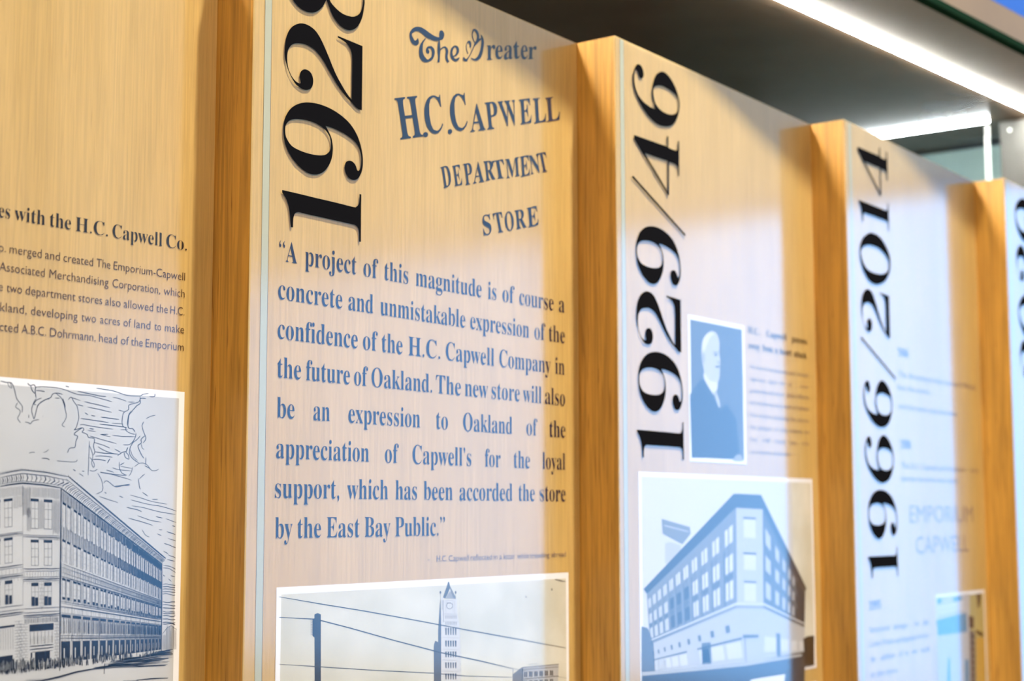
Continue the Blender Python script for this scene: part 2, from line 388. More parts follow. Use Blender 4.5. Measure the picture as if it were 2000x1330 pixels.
for ch, bl, br, tl in [('H',(65,730),(192,712),(30,497)),('.',(193,718),(222,714),(190,690)),('C',(210,706),(310,690),(190,488)),('.',(332,700),(358,697),(330,672)),('C',(355,690),(448,674),(335,478)),
  ('A',(460,688),(545,675),(452,532)),('P',(555,675),(622,665),(540,522)),('W',(640,660),(738,648),(612,516)),('E',(742,646),(808,634),(733,506)),('L',(820,640),(890,628),(812,500)),('L',(892,632),(968,618),(882,496)),
  ('D',(308,1007),(356,988),(290,888)),('E',(370,995),(416,985),(355,880)),('P',(432,988),(478,980),(418,868)),('A',(475,980),(537,968),(472,862)),('R',(545,965),(600,953),(533,855)),('T',(598,956),(662,944),(580,852)),('M',(662,950),(740,935),(655,842)),('E',(745,942),(797,930),(738,828)),('N',(800,930),(857,918),(788,822)),('T',(855,918),(905,908),(833,810)),
  ('S',(535,1275),(582,1262),(523,1160)),('T',(605,1260),(655,1250),(585,1148)),('O',(660,1252),(710,1240),(648,1142)),('R',(718,1238),(777,1225),(708,1132)),('E',(785,1228),(847,1212),(776,1118)),
  ('r',(552,281),(600,278),(552,197)),('e',(600,279),(642,276),(600,200)),('a',(648,281),(697,276),(650,200)),('t',(705,277),(740,272),(700,178)),('e',(745,281),(784,276),(743,200)),('r',(785,278),(832,272),(787,207))]:
    put_glyph(st, ch, 'serif', 0.0, bl, br, tl, M['blue'], K7)
KT = (760, 20, 9.5)
PENS = []
def pen(pts, crop=KT, m=M['blue'], pr=st):
    q = [(crop[0]+x/crop[2], crop[1]+y/crop[2], w/crop[2]) for x, y, w in smooth_line(pts, 5)]
    own = Print(pr.i, pr.d); own.line([(x, y) for x, y, w in q], [w for x, y, w in q], m); PENS.append(own)
def pens_to_letter():
    o = Print(1)
    for k, p_ in enumerate(PENS): o.add([(x, y-k*0.00002, z) for x, y, z in p_.v], p_.f, M['blue'])
    PENS.clear(); o.build('letter', panels[1])
pen([(535,520,10),(510,600,90),(455,590,75),(420,530,60),(400,460,45),(420,400,55),(480,355,75),(560,350,85),(640,395,95),(720,460,105),(800,505,90),(870,530,80),(930,530,60),(970,500,85),(975,430,95),(960,375,40)])
pen([(680,520,14),(625,590,30),(595,680,60),(590,770,70),(610,860,85),(660,920,80),(720,935,45),(790,890,45),(820,810,50),(815,740,55),(780,690,45),(730,690,40),(705,730,45),(720,770,60),(735,800,20)])
pens_to_letter()
pen([(930,560,20),(925,640,45),(925,760,50),(925,880,35),(915,965,45)])
pen([(945,740,14),(1000,690,22),(1050,695,35),(1075,760,45),(1065,850,40),(1075,920,40),(1105,960,40)])
pens_to_letter()
pen([(1180,860,16),(1240,830,30),(1275,760,45),(1260,690,45),(1215,670,30),(1170,720,40),(1155,800,45),(1175,880,50),(1225,925,45),(1270,910,40),(1300,880,14)])
pens_to_letter()
pen([(1500,690,26),(1510,640,30),(1490,590,50),(1465,590,24),(1435,640,12),(1435,720,12),(1465,810,10)])
pen([(1590,600,12),(1550,510,14),(1545,430,18),(1575,365,35),(1620,390,45),(1650,460,40),(1645,540,40),(1610,610,40),(1570,680,18),(1520,790,16),(1470,880,20),(1430,925,45),(1395,910,45),(1385,870,20)])
pen([(1610,620,35),(1670,550,40),(1715,520,14),(1705,455,10),(1730,530,40),(1735,620,50),(1720,730,55),(1695,820,65),(1650,890,60),(1590,915,35),(1520,890,14)])
pens_to_letter()
# street photograph with the clock tower
ph = Print(1, 0.0004)
za = -0.7023
ph.poly([(0.0455, za), (0.5774, za), (0.5774, -1.10), (0.0455, -1.10)], M['white'], board=True)
ph.poly([(0.0525, za-0.0075), (0.5715, za-0.0075), (0.5715, -1.09), (0.0525, -1.09)], M['photo_paper'], 1, board=True)
K5 = (500, 1050, 2.703); K6 = (820, 1120, 6.332)
def pp(pr, crop, pts, m, lift=2): pr.poly([(crop[0]+x/crop[2], crop[1]+y/crop[2]) for x, y in pts], m, lift)
def pl(pr, crop, pts, w, m, lift=3): pr.line([(crop[0]+x/crop[2], crop[1]+y/crop[2]) for x, y in pts], w*1.15, m, lift)
pl(ph, K5, [(122,312),(340,350),(560,385),(820,432),(1100,485),(1350,530),(1635,582)], 1.5, M['g1'])
pl(ph, K5, [(122,420),(300,430),(345,438),(500,478),(720,540),(980,608),(1180,650),(1350,690)], 1.7, M['g1'])
pl(ph, K5, [(122,668),(345,682),(620,700),(930,715),(1100,730),(1350,737)], 1.3, M['g2'])
pl(ph, K5, [(1350,690),(1640,742)], 1.0, M['g3'])
pp(ph, K5, [(308,405),(325,398),(342,405),(342,1000),(310,1000)], M['g1'])
pp(ph, K5, [(298,430),(310,425),(312,528),(298,520)], M['g1'])
for k in range(9): pl(ph, K5, [(288,440+k*9),(342,437+k*9)], 1.0, M['g0'], 4)
pp(ph, K6, [(170,890),(190,830),(225,850),(225,700),(245,380),(255,300),(262,640),(262,1600),(175,1600)], M['g2'])
pp(ph, K6, [(262,1600),(262,300),(290,290),(295,330),(455,310),(465,520),(490,640),(500,900),(510,1600)], M['g6'], 2)
pp(ph, K6, [(285,295),(335,150),(348,100),(362,105),(375,170),(345,250),(310,310)], M['g2'])
pp(ph, K6, [(362,150),(375,160),(440,285),(445,315),(415,310),(385,240)], M['g3'])
pp(ph, K6, [(310,310),(372,215),(415,310)], M['g4'], 3)
for x in (253, 441):
    pp(ph, K6, [(x-12,235),(x,210),(x+12,235),(x,258)], M['g2'], 3); pl(ph, K6, [(x,255),(x,300)], 0.9, M['g3'])
for x in (275, 290): pl(ph, K6, [(x,330),(x,600 if x > 280 else 450)], 1.2, M['g2'])
for a, b, c, d in ((320,330,320,480),(410,330,410,480),(320,335,410,330),(300,495,450,500),(430,340,432,500)): pl(ph, K6, [(a,b),(c,d)], 0.8, M['g4'])
cc = [(366+38*math.cos(t*math.pi/8), 400+38*math.sin(t*math.pi/8)) for t in range(17)]; pl(ph, K6, cc, 1.0, M['g3'])
pl(ph, K6, [(332,362),(385,368)], 1.6, M['g2'])
rows = [(520,560,8,'g4'),(600,640,8,'g4'),(672,760,5,'g2'),(830,905,5,'g1'),(965,1035,5,'g1'),(1100,1170,5,'g2'),(1235,1310,5,'g2'),(1370,1440,5,'g2'),(1505,1580,5,'g2')]
for y0, y1, k, m in rows:
    for j in range(k):
        xa = 312+j*150/k
        pp(ph, K6, [(xa,y0),(xa+150/k*0.62,y0),(xa+150/k*0.55,y1),(xa+4,y1)], M[m], 3)
for y in (505, 590, 655, 790, 935, 1070, 1205, 1340): pl(ph, K6, [(275,y),(485,y+8)], 0.8, M['g4'])
for y in range(310, 1300, 70): pl(ph, K6, [(480+y*0.02,y+20),(484+y*0.02,y+60)], 0.8, M['g4'])
# small building on the right
pp(ph, K6, [(1145,1600),(1145,1250),(1260,1160),(1275,1180),(1275,1600)], M['g3'])
pp(ph, K6, [(1265,1165),(1715,1125),(1700,1600),(1270,1600)], M['g5'])
pl(ph, K6, [(1265,1162),(1718,1122)], 2.0, M['g2'], 4); pl(ph, K6, [(1270,1190),(1715,1155)], 1.6, M['g2'], 4)
pl(ph, K6, [(1340,1125),(1465,1115)], 1.2, M['g4'], 4); pl(ph, K6, [(1150,1165),(1150,1250)], 2.4, M['g4'], 4)
pl(ph, K6, [(1285,1305),(1715,1268)], 2.4, M['g2'], 4)
for j in range(6):
    x = 1288+j*64
    for dx in (0, 22): pp(ph, K6, [(x+dx,1218-j*4),(x+dx+15,1217-j*4),(x+dx+15,1280-j*4),(x+dx,1281-j*4)], M['g1'], 3)
    for dx in (0, 22): pp(ph, K6, [(x+dx,1325-j*4),(x+dx+15,1324-j*4),(x+dx+15,1390-j*4),(x+dx,1391-j*4)], M['g1'], 3)
pl(ph, K6, [(1670,72),(1740,90),(1800,100)], 2.4, M['g3']); pp(ph, K6, [(1622,190),(1636,182),(1640,205),(1628,215)], M['g2']); pp(ph, K6, [(1302,275),(1315,280),(1322,300),(1310,302)], M['g2'])
for k in range(160):      # specks of the old print
    x, y = random.uniform(980, 1790), random.uniform(60, 1100); s = random.uniform(1, 4)
    pp(ph, K6, [(x,y),(x+s,y),(x+s,y+s),(x,y+s)], M['g4'], 2)
# halftone dots of the left part of the sky
for iy in range(84):
    for ix in range(60):
        x = 553+ix*3.5+(iy % 2)*1.75; y = 1152+iy*2.2
        if random.random() < (x-553)/330 or y < 1156-0.05*(x-545): continue
        ph.poly([(x-0.55, y), (x, y-0.5), (x+0.55, y), (x, y+0.5)], M['g4'], 2)
o = ph.build('photograph', panels[1]); o['label'] = 'old street photograph with a clock tower, white border'

# ---------------------------------------------------------------- left panel: heading, text, pen drawing
h = Print(0); K2 = (0, 380, 3.694)
caph = h.P(575/3.694, 380+170/3.694)[1]-h.P(575/3.694, 380+272/3.694)[1]
put_line(h, K2, [('es',-10,72),('with',105,325),('the',360,512),('H.C.',545,778),('Capwell',812,1170),('Co.',1200,1348)], ((60,170),(1345,408)), 'serif', -0.009, caph, M['text_black'])
b = Print(0); capb = b.P(715/3.694, 380+465/3.694)[1]-b.P(715/3.694, 380+526/3.694)[1]
for base, words in [(((0,415),(1335,617)), [('o.',-12,42),('merged',70,300),('and',325,432),('created',458,672),('The',697,797),('Emporium-Capwell',820,1335)]),
   (((0,545),(1332,745)), [('Associated',-5,322),('Merchandising',357,783),('Corporation,',812,1155),('which',1182,1332)]),
   (((0,695),(1330,872)), [('e',-12,20),('two',48,158),('department',185,545),('stores',567,737),('also',760,870),('allowed',893,1105),('the',1128,1210),('H.C.',1230,1330)]),
   (((0,843),(1328,1000)), [('kland,',0,192),('developing',222,560),('two',588,692),('acres',722,865),('of',892,945),('land',970,1085),('to',1115,1162),('make',1190,1328)]),
   (((0,985),(1325,1127)), [('cted',-5,130),('A.B.C.',155,332),('Dohrmann,',360,690),('head',715,845),('of',872,930),('the',946,1030),('Emporium',1052,1325)])]:
    put_line(b, K2, words, base, 'sans', -0.007, capb, M['text_brown'])

d = Print(0)
d.poly([(0.03, -0.5066), (0.5648, -0.5066), (0.5648, -1.06), (0.03, -1.06)], M['white'], board=True)
d.poly([(0.038, -0.5135), (0.5575, -0.5135), (0.5575, -1.05), (0.038, -1.05)], M['sketch_paper'], 1, board=True)
INK = M['sketch_ink']; PAP = M['sketch_paper']
S2 = (0, 730, 5.405)
sky = [[(5,75),(60,90),(110,92),(140,130),(160,200),(175,260),(210,310),(235,350),(232,410)],[(80,95),(95,135),(125,150),(105,95)],[(185,305),(165,350),(210,385),(205,430),(185,470),(218,520)],
 [(290,98),(320,125),(355,115),(375,145),(370,185),(380,260)],[(325,125),(335,170),(365,210)],[(375,140),(480,138),(640,155),(740,190),(820,218),(940,230),(1060,262),(1185,295)],[(380,178),(430,180),(472,190)],
 [(690,128),(730,140)],[(820,185),(940,210),(1040,232),(1118,240)],[(1015,152),(1100,165),(1190,180),(1270,205),(1350,230),(1470,235),(1510,215),(1570,208)],[(1190,248),(1240,258),(1335,290)],
 [(1350,298),(1420,300)],[(745,248),(850,285)],[(720,275),(750,245),(775,290),(815,350),(825,420),(830,470),(805,560),(778,595)],[(890,295),(1000,320),(1160,358)],[(815,325),(878,342)],[(925,352),(1040,375),(1175,407)],
 [(895,410),(930,435)],[(960,440),(1005,448)],[(1065,458),(1150,468),(1255,482)],[(850,472),(930,482),(1010,495),(1145,515)],[(1180,522),(1300,530)],[(1050,532),(1180,545),(1330,565)],[(850,545),(870,535),(1000,560),(1195,585)],
 [(945,578),(990,585)],[(925,597),(1010,610)],[(1270,590),(1350,590)],[(1055,640),(1140,640)],[(1060,640),(1165,665)],[(1185,648),(1290,662),(1425,665)],[(945,655),(1060,690),(1228,737)],[(990,725),(1080,750),(1160,785)],
 [(1035,770),(1100,810),(1180,838),(1250,850)],[(1000,822),(1100,838),(1200,842)],[(1005,868),(1090,868),(1185,882)],[(975,905),(1050,905),(1118,920)],[(1210,795),(1275,830)],[(1300,750),(1370,745),(1420,690),(1435,625)],
 [(380,262),(345,330),(332,390),(345,440),(360,475),(385,380),(400,330),(450,290),(500,265),(535,250),(555,215),(600,203),(660,218)],[(440,258),(390,275),(355,320),(380,325)],[(390,350),(430,300),(490,268),(520,272)],
 [(585,203),(640,250),(670,310),(690,390),(700,450),(680,500),(655,540),(685,562)],[(660,260),(685,330),(680,370)],[(580,255),(630,258)],[(305,430),(302,468)],[(262,512),(300,515),(320,528),(350,495),(412,485)],[(448,452),(455,452)],
 [(780,595),(830,580),(870,570),(885,590),(865,615),(920,640),(935,672),(990,682),(995,720),(985,770),(1000,820),(985,860)],[(870,570),(820,600),(780,640),(820,660),(800,710),(790,775),(735,785),(712,835)],
 [(305,838),(340,828),(370,833)],[(455,828),(490,820),(513,797)],[(440,892),(490,893),(522,910)],[(600,918),(660,925),(790,930),(815,905)],[(942,710),(936,900),(930,1075)],[(945,760),(975,840),(975,900),(965,940),(985,990),(995,960),(975,915),(945,880)],
 [(1480,240),(1470,290),(1430,310),(1360,330),(1355,380),(1310,405),(1295,440),(1288,520),(1305,560),(1340,570)],[(1635,210),(1630,240),(1575,240)],[(1540,262),(1480,262),(1480,310),(1440,340),(1390,400),(1360,440),(1350,540),(1360,575),(1400,580),(1425,615)],
 [(1385,390),(1355,440),(1340,540)],[(1250,382),(1310,400)],[(1540,475),(1590,450),(1640,437)],[(1515,505),(1500,545),(1510,600),(1540,680),(1510,730)],[(1330,565),(1330,600),(1380,630),(1425,640)],[(1480,655),(1440,700),(1400,730),(1370,790),(1370,850),(1410,905),(1465,940)],
 [(1530,655),(1490,690),(1490,730),(1455,760),(1480,830),(1520,895)],[(1490,740),(1500,780),(1520,800)],[(1350,775),(1330,820),(1290,830),(1240,865)],[(1310,830),(1320,880),(1360,900),(1350,850),(1330,830),(1345,780)],[(1375,800),(1400,870),(1450,915)],
 [(1540,880),(1535,960)],[(1420,980),(1470,945),(1520,945),(1560,970),(1600,1020),(1650,1020),(1675,1005)],[(1525,970),(1580,1000)],[(1160,898),(1130,945)],[(1260,930),(1260,1000),(1290,1050),(1340,1070)],[(1265,965),(1310,938)],[(1270,975),(1390,1000)],
 [(1400,985),(1385,1040),(1360,1080)],[(1120,1015),(1200,1040)],[(1185,990),(1250,1012),(1380,1025)],[(1060,1042),(1200,1062),(1330,1075)],[(770,1008),(798,1028)],[(865,1028),(890,1028)],[(835,1052),(880,1080)],[(945,1020),(990,1028),(1030,1005)]]
S5 = (160, 900, 3.091)
sky2 = [[(95,75),(115,110),(125,150),(120,185),(85,200)],[(130,135),(150,120),(190,150),(215,158),(260,145),(290,140)],[(195,155),(235,150),(290,148)],[(110,68),(180,82),(300,118)],[(135,190),(148,196)],[(105,216),(160,235),(218,252)],[(225,213),(250,222)],
 [(290,205),(350,222),(420,245),(512,262)],[(295,235),(400,262),(480,275),(570,304)],[(300,270),(380,285),(470,308),(562,324)],[(268,282),(330,295),(362,308)],[(335,330),(400,355),(480,372)],[(280,345),(350,365),(428,390)],[(445,335),(485,346)],[(505,350),(568,372)],
 [(545,392),(562,396)],[(362,415),(385,450),(408,460)],[(465,415),(485,417)],[(512,428),(562,444)],[(455,442),(480,452)],[(520,468),(568,485)],[(495,498),(535,512),(566,526)],[(492,545),(520,562)],[(520,568),(566,586)],[(515,595),(560,606)],[(490,630),(540,640),(566,655)],
 [(490,690),(500,697)],[(535,693),(560,698)],[(522,712),(538,728)],[(340,105),(345,150),(352,172)],[(345,110),(380,78)],[(365,190),(398,215)],[(422,232),(458,232)],[(490,645),(530,652),(565,675)]]
for y in (745,760,775,790,805,850,870,888,908,920,935,955,975,985): sky2.append([(487,y),(515,y+random.uniform(-4,6)),(545,y+random.uniform(-2,8)),(563,y+random.uniform(0,8))])
for crop, ls, w in ((S2, sky, 1.25), (S5, sky2, 1.2)):
    for l in ls:
        q_ = smooth_line(l, 3)
        q_ = [(x+random.uniform(-1.2, 1.2), y+random.uniform(-1.2, 1.2)) for x, y in q_]
        pl(d, crop, q_, w*random.uniform(0.8, 1.15), INK, 2)
# facades of the drawn building
qc = Quad((119,954.6),(316,1102),(315,1277),(117,1313))
qb = Quad((43.8,948),(119,954.6),(116,1313),(46,1322))
qa = Quad((-60,962),(43.8,948),(46,1322),(-60,1336))
def vlines(Q, u0, u1, v0, v1, n, w, j=0.25, lift=2, mat=INK, p=1.0):
    for k in range(n):
        if random.random() > p: continue
        u = u0+(u1-u0)*(k+0.5+random.uniform(-j, j))/n
        a, b_ = v0+random.uniform(0, 0.12)*(v1-v0), v1-random.uniform(0, 0.12)*(v1-v0)
        d.line([Q(u, a), Q(u+random.uniform(-j, j)*0.3*(u1-u0)/n, b_)], w, mat, lift)
def hline(Q, u0, u1, v, w, lift=4):
    m_ = 8; d.line([Q(u0+(u1-u0)*k/m_, v+random.uniform(-.0012, .0012)) for k in range(m_+1)], w, INK, lift)
# long side
vlines(qc, 0, 1, 0.0, 0.072, 200, 1.8)
vlines(qc, 0, 1, 0.19, 0.28, 200, 1.5); vlines(qc, 0, 1, 0.40, 0.49, 150, 0.9); vlines(qc, 0, 1, 0.06, 0.21, 170, 1.1); vlines(qc, 0, 1, 0.27, 0.40, 150, 1.0); vlines(qc, 0, 1, 0.47, 0.62, 180, 1.2); vlines(qc, 0, 1, 0.68, 0.80, 120, 1.1)
NB = 17
for k in range(NB):
    u = k/NB; du = 1/NB
    for v0, v1 in ((0.072,0.20),(0.277,0.39),(0.49,0.60)):
        for s_ in (0.16, 0.56):
            ua, ub = u+s_*du, u+(s_+0.23)*du
            d.poly(qc.rect(ua, v0, ub, v1), PAP, 3); d.line([qc(ub, v0), qc(ub, v1)], 0.9, INK, 4)
            d.poly(qc.rect(ua-0.04*du, v0-0.008, ub+0.03*du, v0+0.005), INK, 4)
            for t in (0.36, 0.7): d.line([qc(ua, v0+t*(v1-v0)), qc(ub, v0+t*(v1-v0))], 0.6, INK, 4)
            if v0 > 0.4: d.poly(qc.rect(ua, v1-0.028*random.uniform(.4, 1), ub, v1), INK, 4)
    for v0, v1 in ((0.70,0.79),):
        d.poly(qc.rect(u+0.1*du, v0-0.018, u+0.9*du, v0), INK, 3)
        for s_ in (0.1, 0.28, 0.5, 0.7, 0.88): d.line([qc(u+s_*du, v0), qc(u+s_*du, v1)], 1.0, INK, 4)
        vlines(qc, u+0.12*du, u+0.88*du, v0+0.01, v1, 5, 1.1)
    d.poly(qc.rect(u+0.08*du, 0.832, u+0.86*du, 0.95), INK, 3); vlines(qc, u, u+du, 0.795, 0.835, 7, 1.1)
    d.poly(qc.rect(u+0.3*du, 0.87, u+0.38*du, 0.93), PAP, 4)
    d.line([qc(u, 0.63), qc(u, 0.95)], 0.9, INK, 4)
for v, w_ in ((0.0,1.6),(0.405,1.0),(0.425,0.8),(0.455,0.8),(0.475,1.4),(0.612,1.2),(0.622,1.0),(0.64,1.8),(0.675,0.9),(0.80,1.0),(0.815,1.6)): hline(qc, 0, 1, v, w_)
vlines(qc, 0, 1, 0.425, 0.455, 90, 0.6); vlines(qc, 0, 1, 0.64, 0.675, 60, 0.6)
# corner and left faces
for Q, wins, u_end in ((qb, ((0.215,0.40),(0.555,0.76)), 1), (qa, ((0.62,0.78),(0.80,0.90)) and ((0.46,0.57),(0.66,0.80)), 1)):
    for v0, v1 in ((0.068,0.21),(0.275,0.40)):
        for a_, b_ in wins:
            d.poly(Q.rect(a_, v0, b_, v1), PAP, 3); d.poly(Q.rect(a_-.015, v0-0.008, b_+.01, v0+0.006), INK, 4)
            d.line([Q(b_, v0), Q(b_, v1)], 1.4, INK, 4); d.line([Q(a_, v0), Q(a_, v1)], 0.9, INK, 4); d.line([Q(a_, v1), Q(b_, v1)], 1.3, INK, 4)
            d.line([Q((a_+b_)/2, v0), Q((a_+b_)/2, v1)], 0.9, INK, 5)
            for t in (0.3, 0.65): d.line([Q(a_, v0+t*(v1-v0)), Q(b_, v0+t*(v1-v0))], 0.9, INK, 5)
    for a_, b_ in wins:
        v0, v1 = 0.505, 0.615
        d.poly(Q.rect(a_, v0-0.014, b_, v0+0.004), INK, 4); d.poly(Q.rect(a_+.01, v1-0.05, (a_+b_)/2-.01, v1), INK, 4); d.poly(Q.rect((a_+b_)/2+.01, v1-0.045, b_-.01, v1), INK, 4)
        for u_ in (a_, (a_+b_)/2, b_): d.line([Q(u_, v0), Q(u_, v1)], 0.9, INK, 4)
        d.line([Q(a_, v0+.035), Q(b_, v0+.035)], 0.9, INK, 4)
vlines(qb, 0, 0.2, 0.0, 0.16, 14, 0.7); vlines(qb, 0.2, 1, 0.0, 0.055, 34, 0.8); vlines(qb, 0.1, 0.21, 0.1, 0.23, 7, 0.6); vlines(qb, 0.42, 0.54, 0.06, 0.22, 7, 0.7); vlines(qb, 0.78, 0.98, 0.05, 0.24, 14, 0.6)
vlines(qa, 0.5, 1, 0.0, 0.055, 34, 0.55); vlines(qa, 0.82, 1, 0.05, 0.12, 12, 0.55)
for Q in (qa, qb):
    for v, w_ in ((0.245,0.9),(0.253,1.2),(0.418,1.6),(0.43,0.8),(0.462,0.9),(0.472,2.0),(0.482,0.8),(0.628,1.0),(0.65,1.0),(0.665,2.2),(0.675,1.2)): hline(Q, 0, 1, v, w_)
    vlines(Q, 0, 1, 0.432, 0.462, 14, 0.7, j=0.05); vlines(Q, 0, 1, 0.482, 0.5, 16, 0.6); vlines(Q, 0.4, 1, 0.253, 0.268, 40, 0.6)
vlines(qb, 0.02, 0.95, 0.68, 0.71, 30, 1.6)
def bricks(Q, u0, u1, v0, v1, n):
    for k in range(n+1):
        v = v0+(v1-v0)*k/n; d.line([Q(u0, v), Q(u1, v+.001)], 0.8, INK, 4)
        for u_ in ((u0+(u1-u0)*0.33, u0+(u1-u0)*0.75) if k % 2 else (u0+(u1-u0)*0.55,)):
            d.line([Q(u_, v), Q(u_, v+(v1-v0)/n)], 0.7, INK, 4)
bricks(qb, -0.12, 0.12, 0.71, 0.97, 17); bricks(qb, 0.84, 0.98, 0.69, 0.95, 15); bricks(qb, 0.42, 0.55, 0.5, 0.62, 6); bricks(qa, 0.84, 0.98, 0.71, 0.97, 17)
d.poly(qb.rect(0.16, 0.715, 0.82, 0.752), INK, 4)
for k in range(7): d.line([qb(0.18+k*0.1, 0.755), qb(0.18+k*0.1, 0.825)], 1.0, INK, 4)
vlines(qb, 0.18, 0.82, 0.78, 0.83, 16, 0.6); hline(qb, 0.16, 0.82, 0.835, 1.8); hline(qb, 0.16, 0.82, 0.852, 1.8); hline(qb, 0.2, 0.8, 0.868, 1.0)
d.poly(qb.rect(0.31, 0.87, 0.72, 0.93), INK, 4); d.poly(qb.rect(0.19, 0.87, 0.23, 0.90), INK, 4); d.poly(qb.rect(0.62, 0.93, 0.72, 0.97), INK, 4)
d.poly(qa.rect(0.3, 0.88, 0.80, 0.95), INK, 4); d.poly(qa.rect(0.3, 0.725, 0.84, 0.735), INK, 4)
for k in range(10): d.line([qa(0.4+k*0.045, 0.74), qa(0.4+k*0.045, 0.85)], 0.8, INK, 4)
# cornice
cl = [(0,926),(22,921),(43.8,917.5),(88,922),(132,931)]; cb = [(0,950),(22,946),(43.8,943.5),(85,947),(119,953)]
for l, w_ in ((cl, 1.6), ([(x, y+7) for x, y in cl], 1.2), (cb, 2.6), ([(x, y-4) for x, y in cb], 0.9)): d.line(l, w_, INK, 4)
for k in range(21):
    t = k/20*3.98; j = int(t); f_ = t-j
    top = (cl[j][0]+(cl[j+1][0]-cl[j][0])*f_, cl[j][1]+8+(cl[j+1][1]-cl[j][1])*f_); bot = (cb[j][0]+(cb[j+1][0]-cb[j][0])*f_, cb[j][1]-4+(cb[j+1][1]-cb[j][1])*f_)
    d.line([top, (top[0]+2, (top[1]+bot[1])/2), bot], 2.0 if k % 2 else 1.0, INK, 3)
qk = Quad((132,931),(323,1091.5),(316,1102),(119,954.6))
d.line([qk(t/10, -0.05) for t in range(11)], 2.4, INK, 4); d.line([qk(t/10, 0.20) for t in range(11)], 1.0, INK, 4); d.line([qk(t/10, 0.95) for t in range(11)], 2.0, INK, 4)
for k in range(110):
    u = (k+random.uniform(0, .6))/110
    d.line([qk(u+0.012, 0.24), qk(u, 0.6), qk(u-0.002, 0.9)], random.uniform(.8, 1.5)*(1-u*.4), INK, 3)
for k in range(90):      # cresting along the roof
    u = k/90; a_, b_ = qk(u, -0.05); s_ = 3.2*(1-u*.6)
    d.line([(a_, b_), (a_+0.6, b_-s_*random.uniform(.5, 1)), (a_+1.4, b_)], 0.9, INK, 4)
for k in range(30):
    t = k/30*3.98; j = int(t); f_ = t-j
    x, y = cl[j][0]+(cl[j+1][0]-cl[j][0])*f_, cl[j][1]+(cl[j+1][1]-cl[j][1])*f_
    d.line([(x-1.5, y), (x, y-3.4), (x+1.5, y)], 0.7, INK, 4)
d.line([(119,953),(117.5,1130),(116,1310)], 2.6, INK, 5); d.line([(43.8,948),(44.5,1180)], 0.7, INK, 4); d.line([(316,1100),(315.5,1180),(315,1277)], 2.2, INK, 5)
# crowd along the pavement
for k in range(230):
    t = random.random()**1.3; x = -5+t*310; base = 1318-t*36+random.uniform(-6, 2); hh = (24-16*t)*random.uniform(.7, 1.1); w_ = (4.2-2.6*t)*random.uniform(.4, 1)
    d.line([(x, base-hh), (x+random.uniform(-.5, .5), base-hh*.5), (x+random.uniform(-1, 1), base)], w_, INK, 5)
    if random.random() < .55: d.line([(x+1.2, base-hh*.9), (x+1.4, base-hh*.2)], 0.9, PAP, 6)
d.line([(30,1333),(80,1330),(115,1322),(150,1312),(190,1305),(230,1299)], [1.5,3,3.5,3,2,1], INK, 5)
for k in range(26):
    t = k/26; x0 = 185+t*60+random.uniform(-8, 8); y0 = 1306-t*22
    d.line([(x0, y0), (x0+45, y0-5+random.uniform(-2, 2)), (x0+80, y0-4-12*t), (min(337, x0+random.uniform(90, 140)), y0-7-10*t)], random.uniform(.8, 1.8), INK, 5)
for l, w_ in (([(170,1308),(230,1303),(322,1300)],1.0),([(240,1330),(270,1329)],1.6),([(266,1328),(300,1325),(328,1324)],2.2),([(204,1296),(203,1316)],2.6),([(50,1328),(90,1326)],1.0)): d.line(l, w_, INK, 5)
for k in range(16):
    x = 318+k*1.7; d.line([(x, 1232-random.uniform(0, 12) if k > 3 else 1240), (x, 1268)], random.uniform(.7, 1.3), INK, 4)
d.line([(317,1238),(326,1226),(334,1222),(345,1230)], 1.0, INK, 4)
o = d.build('drawing', panels[0]); o['label'] = 'pen drawing of a corner department store, white border'

# ---------------------------------------------------------------- panel 1929/46
n = Print(2, SHEET1+0.0001)
KZ = (1220, 340, 5.785); KY = (1200, 560, 3.325)
for g in '64/': numeral(n, g)
numeral(n, '9', [((98,470),(113,880)),((400,76),(285,600)),((1248,920),(636,1060)),((1105,1193),(568,1258)),((540,1115),(310,1238))], KZ)
numeral(n, '2', [((118,450),(140,200)),((340,42),(205,30)),((1241,370),(432,88)),((1232,1296),(432,425)),((435,1002),(220,372))], KY)
numeral(n, '9', [((98,470),(140,600)),((400,76),(265,440)),((1248,920),(447,680)),((1105,1193),(405,803)),((540,1115),(245,812))], KY)
numeral(n, '1', [((82,155),(147,930)),((1198,215),(442,880)),((1217,905),(450,1125)),((207,692),(183,1108))], KY)
p2 = Print(2)
p2.poly([(0.185,-0.352),(0.3527,-0.352),(0.3527,-0.5562),(0.185,-0.5562)], M['white'], board=True)
p2.poly([(0.1915,-0.3585),(0.3455,-0.3585),(0.3455,-0.5500),(0.1915,-0.5500)], M['g2'], 1, board=True)
KP = (1200, 560, 3.325)
def blob(pr, crop, pts, m, lift=2): pr.poly([(crop[0]+x/crop[2], crop[1]+y/crop[2]) for x, y in smooth(pts, 3)], m, lift)
blob(p2, KP, [(580,330),(620,290),(660,300),(682,360),(680,430),(688,480),(684,530),(682,590),(668,625),(640,640),(600,600),(578,530),(565,440),(566,380)], M['g5'], 2)   # head
blob(p2, KP, [(585,560),(620,610),(668,625),(662,680),(645,700),(610,650),(580,590)], M['g6'], 3)                       # collar
blob(p2, KP, [(648,690),(665,690),(685,760),(680,785),(668,760)], M['g5'], 3)                                            # shirt front
blob(p2, KP, [(575,350),(610,300),(650,305),(620,330),(590,400),(575,430)], M['g6'], 3)                                 # white hair
blob(p2, KP, [(570,430),(580,425),(588,460),(582,500),(572,480)], M['g4'], 3)                                           # ear
blob(p2, KP, [(648,440),(668,436),(668,446),(650,450)], M['g2'], 4); blob(p2, KP, [(655,515),(682,512),(680,524),(658,526)], M['g2'], 4)
